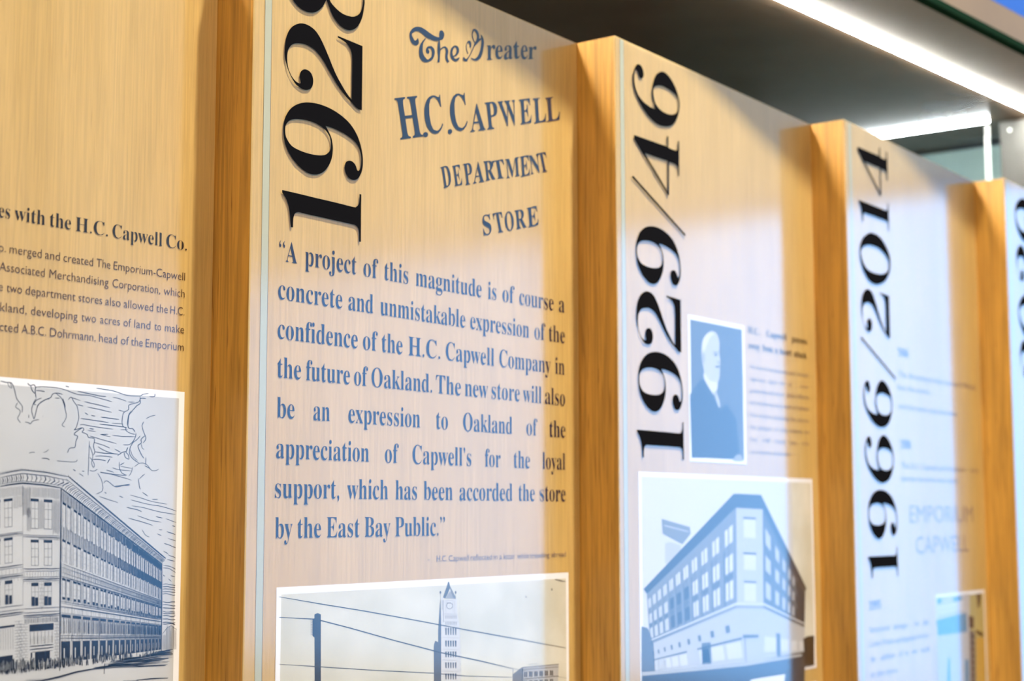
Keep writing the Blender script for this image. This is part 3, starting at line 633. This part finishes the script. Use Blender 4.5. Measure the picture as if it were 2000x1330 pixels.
blob(p2, KP, [(640,425),(672,422),(672,428),(642,433)], M['g3'], 4); blob(p2, KP, [(668,480),(688,490),(682,502),(668,498)], M['g4'], 4)
p2.poly([(1200+x/3.325, 560+y/3.325) for x, y in ((490,700),(560,600),(585,610),(645,720),(682,800),(730,760),(790,860),(815,1115),(502,1110))], M['g1'], 2)   # dark coat
blob(p2, KP, [(770,1130),(790,1095),(815,1090),(835,1130)], M['g4'], 3)
o = p2.build('portrait', panels[2]); o['label'] = 'small portrait photograph of a white-haired man in a dark suit'
t2 = Print(2); K9 = (1440, 620, 4.288)
ch = t2.P(1440+100/4.288, 620+70/4.288)[1]-t2.P(1440+100/4.288, 620+135/4.288)[1]
put_line(t2, K9, [('H.C.',90,185),('Capwell',245,412),('passes',458,582)], ((90,132),(582,222)), 'serif', 0, ch*.85, M['text_black'])
put_line(t2, K9, [('away',92,190),('from',212,298),('a',318,338),('heart',355,455),('attack',475,582)], ((92,258),(582,345)), 'serif', 0, ch*.85, M['text_black'])
t3 = Print(2)
for y0, y1, ws in ((430,498,(('He was a businessman and',108,480),('loved',505,590))),(530,595,(('important',108,232),('figure',265,330),('in',362,400),('a',430,455),('new',528,592))),
   (625,685,(('great city and store',108,395),('whose',415,485),('efforts',500,598))),(725,782,(('and would see the growth of',108,490),('Oakland',500,595))),(830,880,(('his',110,165),('vision',180,290),('building the',312,490),('store',505,598))),
   (930,975,(('the',110,155),('people',180,290),('of',318,345),('many',362,420),('towns',435,545),('and',565,600))),(1035,1072,(('his',115,170),('staff',215,278),('had',320,400),('come',445,495),('to be',545,600))),(1140,1165,(('an industry of its own.',118,450),))):
    put_line(t3, K9, list(ws), ((108, y0), (600, y1)), 'sans', 0.0, ch*.52, M['grey_text'])
# building photograph
f = Print(2); K8 = (1200, 900, 3.093)
zb = f.P(1595, 1304)[1]
f.poly([(0.0482,-0.573),(0.5740,-0.573),(0.5740,zb),(0.0482,zb)], M['white'], board=True)
f.poly([(0.0560,-0.5795),(0.5675,-0.5795),(0.5675,zb+0.007),(0.0560,zb+0.007)], M['g6'], 1, board=True)
f.poly([(0.50,-0.5795),(0.5675,-0.5795),(0.5675,-0.85),(0.50,-0.85)], M['photo_paper'], 2, board=True)
pf = lambda pts, m, l=3: pp(f, K8, pts, M[m], l)
pf([(305,500),(335,490),(400,510),(400,620),(305,620)], 'g5', 2)
pf([(285,350),(455,400),(460,440),(410,505),(290,440)], 'g3', 3); pl(f, K8, [(300,390),(445,428)], 4, M['g5'], 4)
pf([(195,800),(735,285),(740,875),(215,1105)], 'g3'); pf([(735,285),(895,290),(900,885),(740,875)], 'g5'); pf([(895,290),(1152,790),(1148,1005),(900,885)], 'g2')
pf([(215,1105),(740,875),(790,1215),(240,1275)], 'g5', 4); pf([(740,875),(900,885),(890,1205),(790,1215)], 'g5', 4); pf([(900,885),(1148,1005),(1148,1170),(890,1205)], 'g5', 4)
pf([(175,775),(720,198),(885,205),(895,292),(735,283),(195,803)], 'g1', 5); pf([(885,205),(1160,770),(1152,790),(1060,645),(895,292)], 'g1', 5)
ql = Quad((195,803),(735,283),(740,875),(215,1105)); qr = Quad((895,292),(1152,790),(1148,1005),(900,885)); qm = Quad((735,283),(895,292),(900,885),(740,875))
for k in range(11):
    u = (k+0.2)/11; u1 = (k+0.75)/11
    for v0, v1, m_ in ((0.13,0.30,'g6'),(0.42,0.60,'g6'),(0.70,0.90,'g6')):
        if not (v0 > .4 and 3 < k < 7): pf(ql.rect(u, v0, u1, v1), m_, 5)
        else: pf(ql.rect(u, v0, u1, v1), 'g1', 5)
    pf(ql.rect(u-0.012, 0.33, u, 0.95), 'g2', 4); pf(ql.rect(u, 0.62, u1, 0.68), 'g2', 5); pf(ql.rect(u+.02, 0.13, u+.026, 0.9), 'g2', 6)
for k in range(9):
    u = (k+0.2)/9; u1 = (k+0.7)/9
    for v0, v1 in ((0.14,0.30),(0.42,0.58),(0.70,0.88)): pf(qr.rect(u, v0, u1, v1), 'g1' if k > 4 else 'g5', 5)
pf(qr.rect(0.62, 0.05, 1, 0.95), 'g1', 4)
for v0, v1 in ((0.11,0.30),(0.47,0.63),(0.76,0.95)):
    pf(qm.rect(0.28, v0, 0.72, v1), 'g6', 5); pf(qm.rect(0.26, v0-.02, 0.74, v0), 'g2', 6)
pl(f, K8, [(215,1105),(740,882),(900,885),(1148,1005)], 2.5, M['g3'], 6); pl(f, K8, [(215,1085),(740,862),(900,865),(1148,985)], 3.5, M['g6'], 6)
qs = Quad((215,1105),(740,875),(790,1215),(240,1275)); qt = Quad((900,885),(1148,1005),(1148,1170),(890,1205))
for k in range(9):
    pf(qs.rect((k+.2)/9, 0.28, (k+.45)/9, 0.42), 'g2', 6)
    if k != 5: pf(qs.rect((k+.1)/9, 0.62, (k+.9)/9, 0.92), 'g6', 6); pf(qs.rect((k+.0)/9, 0.56, (k+1)/9, 0.60), 'g2', 6)
pf([(525,1100),(580,1095),(585,1225),(530,1230)], 'g2', 6)
for k in range(4): pf(qt.rect((k+.1)/4, 0.55, (k+.8)/4, 0.85), 'g6', 6)
pf([(775,1050),(870,1050),(870,1068),(775,1072)], 'g2', 6); pf([(785,1075),(790,1075),(795,1215),(790,1215)], 'g2', 6); pf([(975,1040),(1000,1045),(1005,1180),(980,1180)], 'g2', 6)
pf([(163,1000),(200,1010),(235,1105),(245,1275),(163,1290)], 'g2', 6)
for k in range(6): pf([(245+k*12,1200),(250+k*12,1200),(250+k*12,1255),(245+k*12,1255)], 'g4', 7)
pf([(165,1285),(240,1275),(790,1222),(1206,1140),(1206,1235),(1150,1245),(1140,1500),(165,1500)], 'g1', 6)
pf([(165,1275),(240,1270),(790,1218),(1130,1165),(1130,1180),(790,1240),(165,1300)], 'g4', 7)
pf([(820,1322),(1030,1288),(1024,1345),(820,1345)], 'g6', 8)
pf([(1140,1075),(1165,1060),(1206,1055),(1206,1228),(1150,1228)], 'g0', 7)
o = f.build('photograph', panels[2]); o['label'] = 'pale photograph of a corner store building, white border'
z3 = f.P(1600, 1329)[1]
g2_ = Print(2)
g2_.poly([(0.515, z3), (0.5740, z3), (0.5740, z3-0.30), (0.515, z3-0.30)], M['white'], board=True)
g2_.poly([(0.520, z3-0.007), (0.5680, z3-0.007), (0.5680, z3-0.29), (0.520, z3-0.29)], M['g4'], 1, board=True)
g2_.build('print_border', panels[2])

# ---------------------------------------------------------------- panel 1966/2014
n = Print(3, SHEET1+0.0001)
KA = (1600, 220, 3.325); KB = (1600, 600, 3.325); KC = (1600, 930, 3.325)
def cvt(c, x, y, to=KA): return ((c[0]+x/c[2]-to[0])*to[2], (c[1]+y/c[2]-to[1])*to[2])
numeral(n, '4', [((190,242),(250,222)),((1065,365),(440,255)),((880,1445),(395,540)),((1090,1060),(445,435)),((845,265),(390,230))], KA)
numeral(n, '1', [((82,155),(257,562)),((1198,215),(443,590)),((1217,905),(455,770)),((207,692),(280,705))], KA)
numeral(n, '0')
numeral(n, '2', [((118,450),(275,1250)),((340,42),(312,1160)),((1241,370),(455,1195)),((1232,1296),cvt(KB,460,205)),((435,1002),cvt(KB,320,165))], KA)
numeral(n, '/', [((88,26),(273,196)),((684,692),(497,465))], KB)
numeral(n, '6', [((275,155),(307,475)),((160,440),(293,570)),((740,305),(410,482)),((1095,960),(488,620)),((860,1400),(405,773))], KB)
numeral(n, '6', [((275,155),(318,838)),((160,440),(302,930)),((740,305),(422,838)),((1095,960),(498,975)),((860,1400),(410,1133))], KB)
numeral(n, '9', [((98,470),(312,240)),((400,76),(390,103)),((1248,920),(512,290)),((1105,1193),(482,383)),((540,1115),(375,407))], KC)
numeral(n, '1', [((82,155),(320,525)),((1198,215),(503,455)),((1217,905),(512,655)),((207,692),(342,655))], KC)
fits3 = dict(n.fits)
e = Print(3)
ce = e.P(1776, 985)[1]-e.P(1776, 1022)[1]
put_line(e, KC, [('EMPORIUM', 590, 1000)], ((590,300),(1000,300)), 'sans', -0.01, ce*.92, M['grey_text'])
put_line(e, KC, [('CAPWELL', 630, 970)], ((630,500),(970,490)), 'sans', -0.01, ce*.92, M['grey_text'])
cs = ce*0.42
put_line(e, KB, [('1966', 512, 578)], ((512,318),(578,322)), 'serif', 0, cs, M['text_black'])
put_line(e, KB, [('1988', 530, 595)], ((530,915),(595,917)), 'serif', 0, cs, M['text_black'])
put_line(e, KC, [('1995', 325, 400)], ((325,865),(400,862)), 'serif', 0, cs, M['text_black'])
for crop, y0, y1, ws in ((KB,455,535,(('The Broadway-Hale Stores',515,900),('1966',915,1015))),(KB,540,560,(('buy the stores',515,715),)),(KB,660,705,(('and the name stays the same',520,890),)),
   (KB,1045,1075,(('The H.C. Capwell and Emporium',535,945),('are',985,1035))),(KB,1130,1140,(('stores become one name',535,900),)),
   (KC,1000,975,(('Structural',330,455),('damage',485,570),('from',620,650),('the',675,712))),(KC,1095,1060,(('Loma Prieta earthquake forces',330,712),)),(KC,1195,1145,(('the',335,365),('addition',400,495),('of',520,545),('a',560,580),('new',605,640),('wall',660,718))),(KC,1300,1280,(('to the store.',335,512),))):
    put_line(e, crop, list(ws), ((ws[0][1], y0), (ws[-1][2], y1)), 'sans', 0, cs*.72, M['grey_text'])
c3 = Print(3)
c3.poly([(0.334,-0.7655),(0.576,-0.7655),(0.576,-1.15),(0.334,-1.15)], M['white'], board=True)
c3.poly([(0.340,-0.7720),(0.570,-0.7720),(0.570,-1.14),(0.340,-1.14)], M['olive'], 1, board=True)
pc = lambda pts, m, l=2: pp(c3, KC, pts, M[m], l)
pc([(762,790),(975,762),(985,1500),(775,1500)], 'g5', 2); pc([(762,935),(955,885),(960,1010),(770,1035)], 'teal', 3)
pc([(770,850),(935,812),(935,830),(770,870)], 'g6', 3); pc([(770,880),(935,842),(935,860),(770,900)], 'g6', 3)
pc([(765,795),(795,790),(795,822),(765,830)], 'teal', 3); pc([(870,785),(925,778),(925,805),(870,815)], 'teal', 3)
pc([(970,905),(1003,915),(1003,985),(975,990)], 'g0', 4); pc([(975,1000),(1010,1010),(1020,1500),(985,1500)], 'g2', 3)
pc([(1020,765),(1050,760),(1045,830),(1030,860)], 'g1', 4); pc([(1015,995),(1065,1020),(1062,1045),(1020,1020)], 'g0', 4); pc([(1020,1050),(1072,1050),(1085,1500),(1022,1500)], 'gold', 3)
for k in range(9): pc([(985,1030+k*42),(1015,1036+k*42),(1015,1050+k*42),(985,1046+k*42)], 'g1', 4)
pc([(835,1180),(850,1180),(855,1500),(825,1500)], 'teal', 3); pc([(945,1190),(970,1190),(980,1500),(950,1500)], 'teal', 3)
o = c3.build('photograph', panels[3]); o['label'] = 'colour photograph with teal and gold parts, white border'

# ---------------------------------------------------------------- panel at the right edge
n = Print(4, SHEET1+0.0001)
KR = (1960, 370, 3.1)
def like3(name, spot, target):
    """same size numeral as on the 1966/2014 panel, hung from one spot"""
    loops, gp, gc = G[name]
    if name == '0': fa, fz = 1.0, 1.0
    else: fa, fz = fits3[name][0][0], fits3[name][1][0]
    s = on_board(gp, gc[0]+spot[0]/gc[2], gc[1]+spot[1]/gc[2], SHEET1)
    t_ = on_board(4, KR[0]+target[0]/KR[2], KR[1]+target[1]/KR[2], SHEET1)
    own = Print(4, n.d); own.loops([[((a-s[0])*fa+t_[0], (z-s[1])*fz+t_[1]) for a, z in l] for l in loops], M['ink']); own.build('numeral', panels[4])
like3('0', (264,880), (70,130)); like3('2', (118,450), (80,440)); like3('0', (264,880), (92,720)); like3('2', (118,450), (103,1020))

# ---------------------------------------------------------------- the setting
H = 0.23                                # soffit above the panel tops
sl = 0.0975                             # row direction: y falls by sl per metre of x
rowy = lambda x, off: -sl*x + off
def slab(name, x0, x1, off0, off1, z0, z1, m, parent=None):
    b = MB(); v = []
    for z in (z0, z1):
        for x, o_ in ((x0, off0), (x1, off0), (x1, off1), (x0, off1)): v.append((x, rowy(x, o_), z))
    b.add(v, [(0,3,2,1),(4,5,6,7),(0,1,5,4),(1,2,6,5),(2,3,7,6),(3,0,4,7)], m); return b.build(name, parent)
M['soffit'] = noisy('satin_dark_soffit', (0.095, 0.066, 0.042), (0.12, 0.085, 0.055), (3, 3, 3), 0.26, 0.0, 0.16)
M['soffit_front'] = noisy('soffit_beige_reflection', (0.15, 0.115, 0.07), (0.19, 0.145, 0.09), (3, 3, 3), 0.34, 0.0, 0.25)  # beige reflection of the lit oak panels, put into the soffit's colour
M['trim'] = mat('dark_green_trim', (0.008, 0.024, 0.013), 0.8, 0, 0.0)
M['fascia'] = noisy('beige_fascia', (0.19, 0.13, 0.075), (0.23, 0.16, 0.09), (4, 4, 4), 0.5)
M['upper'] = noisy('blue_paint', (0.010, 0.085, 0.40), (0.012, 0.10, 0.45), (3, 3, 3), 0.5)
M['back'] = noisy('grey_green_paint', (0.13, 0.115, 0.08), (0.16, 0.14, 0.10), (3, 3, 3), 0.6)
M['tealwall'] = noisy('pale_teal_paint', (0.20, 0.30, 0.285), (0.23, 0.34, 0.32), (3, 3, 3), 0.6)
M['metal'] = noisy('brushed_grey_metal', (0.06, 0.06, 0.055), (0.08, 0.08, 0.073), (60, 60, 3), 0.5, 0.0)
M['floor'] = noisy('grey_stone_floor', (0.22, 0.21, 0.19), (0.30, 0.28, 0.26), (3, 3, 3), 0.4)
M['plaster'] = noisy('white_plaster', (0.62, 0.60, 0.56), (0.68, 0.66, 0.62), (2, 2, 2), 0.7)
FO = -0.062
structure(slab('ceiling', -5.9, 4.2, 0.1181, 1.3, ZT+H+0.0055, ZT+H+0.06, M['soffit']))
structure(slab('trim_5', -5.9, 4.2, FO+0.0165, 0.1179, ZT+H+0.0055, ZT+H+0.06, M['soffit_front']))
structure(slab('trim_1', -5.9, 4.2, FO-0.002, FO+0.016, ZT+H-0.002, ZT+H+0.010, M['trim']))
structure(slab('trim_2', -5.9, 4.2, FO, FO+0.03, ZT+H+0.0105, ZT+H+0.062, M['fascia']))
structure(slab('wall_upper', -5.9, 7.0, FO, FO+0.10, ZT+H+0.0625, ZT+6.0, M['upper']))
structure(slab('wall_back', -5.9, 4.2, 1.2, 1.3, 0.0, ZT+H+0.005, M['back']))
def wall(name, lo, hi, m): b = MB(); b.box(lo, hi, m); return structure(b.build(name))
wall('floor', (-6, -9, -0.1), (7.2, 2.0, 0), M['floor'])
wall('ceiling_upper', (-6, -9, ZT+6.0), (7.2, 0.8, ZT+6.1), M['plaster'])
wall('wall_left', (-6.1, -9, 0), (-6, 2.0, ZT+6.0), M['plaster'])
wall('wall_front', (-6, -9.1, 0), (7.2, -9, ZT+6.0), M['plaster'])
# end wall with its glazing: a clear band below, a frosted band above, added for the reflections
XR = 7.0
wall('wall_right', (XR, -9, 0), (XR+0.2, 0.4, 0.65), M['plaster'])
wall('trim_6', (XR, -1.7, 0.65), (XR+0.2, 0.4, 3.35), M['plaster'])
wall('trim_3', (XR, -9, 3.35), (XR+0.2, 0.4, 3.45), M['plaster'])
wall('trim_4', (XR, -9, 6.6), (XR+0.2, 0.4, ZT+6.0), M['plaster'])
M['glow'] = mat('added_glow_band', (0.5, 0.6, 0.6), 0.5, emit=(0.70, 0.92, 1.0), es=0.6)  # added emissive band that brightens the acrylic's upper reflections, not a real window
b = MB(); b.box((XR+0.08, -9, 3.45), (XR+0.10, 0.4, 6.6), M['glow']); structure(b.build('added_glow_panel'))
fr = MB()
for k in range(4): fr.box((XR+0.05, -9+k*2.25, 0.65), (XR+0.11, -8.96+k*2.25, 3.35), M['metal'])
structure(fr.build('window_1'))
# daylight through the clear band
pt = bpy.data.lights.new('daylight_portal', 'AREA'); pt.shape = 'RECTANGLE'; pt.size = 7.3; pt.size_y = 2.7; pt.cycles.is_portal = True
po = bpy.data.objects.new('daylight_portal', pt); COL.objects.link(po); po.location = (XR+0.15, -5.35, 2.0)
po.rotation_euler = Vector((-1, 0, 0)).to_track_quat('-Z', 'Z').to_euler()
po.rotation_euler = (math.radians(90), 0, math.radians(90))

# end of the alcove behind the row: metal-clad return and pale teal wall
wall('wall_end', (2.49, 0.0, 0), (2.59, 1.15, ZT+H), M['tealwall'])

# ---------------------------------------------------------------- light bars
M['lamp'] = mat('led_diffuser', (0.9, 0.95, 1), 0.5, emit=(1.0, 0.98, 0.92), es=300.0)
M['lamp_short'] = mat('led_diffuser_short', (0.9, 0.95, 1), 0.5, emit=(0.90, 0.97, 1.0), es=60.0)
M['lampbody'] = mat('aluminium_channel', (0.7, 0.7, 0.7), 0.3, 0.9)
LO = 0.126
lb = empty('light_bar', (1.2, rowy(1.2, LO), ZT+H+0.005), 'long white glowing light bar running along the soffit above the panels', 'light')
b = MB(); v = []
def bar(name, parent, P0, P1, half, z0, z1, m):
    dx, dy = P1[0]-P0[0], P1[1]-P0[1]; l = math.hypot(dx, dy); nx, ny = -dy/l*half, dx/l*half
    b = MB(); v = [(x+sx*nx, y+sx*ny, z) for z in (z0, z1) for (x, y), sx in ((P0,-1),(P1,-1),(P1,1),(P0,1))]
    b.add(v, [(0,3,2,1),(4,5,6,7),(0,1,5,4),(1,2,6,5),(2,3,7,6),(3,0,4,7)], m); return b.build(name, parent)
bar('diffuser', lb, (-2.4, sl*2.4), (1.25, -sl*1.25), 0.0045, -0.0038, -0.0012, M['lamp'])
bar('channel', lb, (-2.4, sl*2.4), (1.25, -sl*1.25), 0.0055, -0.0011, 0.0, M['lampbody'])
def uz(h, x, y):
    dr = CF + CR*((x-1000)/FOC) - CU*((y-665)/FOC); t = (ZT+h-CAMPOS.z)/dr.z; P = CAMPOS+dr*t; return P.x, P.y
e1 = uz(H, 1930, 236); xg = e1[0]
lc = empty('light_bar', (xg, e1[1], ZT+H+0.005), 'short white glowing light bar crossing behind the last panels', 'light')
bar('diffuser', lc, (0, 0), (0, 0.55), 0.0045, -0.0070, -0.0012, M['lamp_short'])
bar('channel', lc, (0, 0), (0, 0.55), 0.0055, -0.0011, 0.0, M['lampbody'])
# glass screen under the short bar
M['glass'] = sheet_material(); M['glass'].name = 'clear_glass'
M['glassedge'] = mat('bright_glass_edge', (0.85, 0.90, 0.88), 0.2, 0, 0.8)
gp_ = empty('glass_screen', (xg, e1[1], 0.0), 'clear glass screen with a bright vertical edge below the short light bar', 'glass screen')
b = MB(); b.box((-0.005, 0.007, 0), (0.005, 0.85, ZT+H-0.010), M['glass']); b.build('pane', gp_)
b = MB(); b.box((-0.006, 0.0, 0), (0.006, 0.0065, ZT+H-0.010), M['glassedge']); b.build('edge', gp_)
mc = empty('metal_box', (2.275, -0.012, ZT), 'grey metal box face above the farthest panel, right of the glass edge', 'metal box')
b = MB(); b.box((0, -0.215, 0.001), (0.10, 0, H-0.002), M['metal']); b.build('casing', mc)
bm = bmesh.new(); bmesh.ops.create_cone(bm, cap_ends=True, segments=16, radius1=0.0035, radius2=0.0025, depth=0.002, matrix=Matrix.Translation((-0.001, -0.022, 0.208)) @ Matrix.Rotation(-math.pi/2, 4, 'Y'))
me = bpy.data.meshes.new('screw'); bm.to_mesh(me); me.materials.append(M['glassedge']); link(bpy.data.objects.new('screw', me), mc)
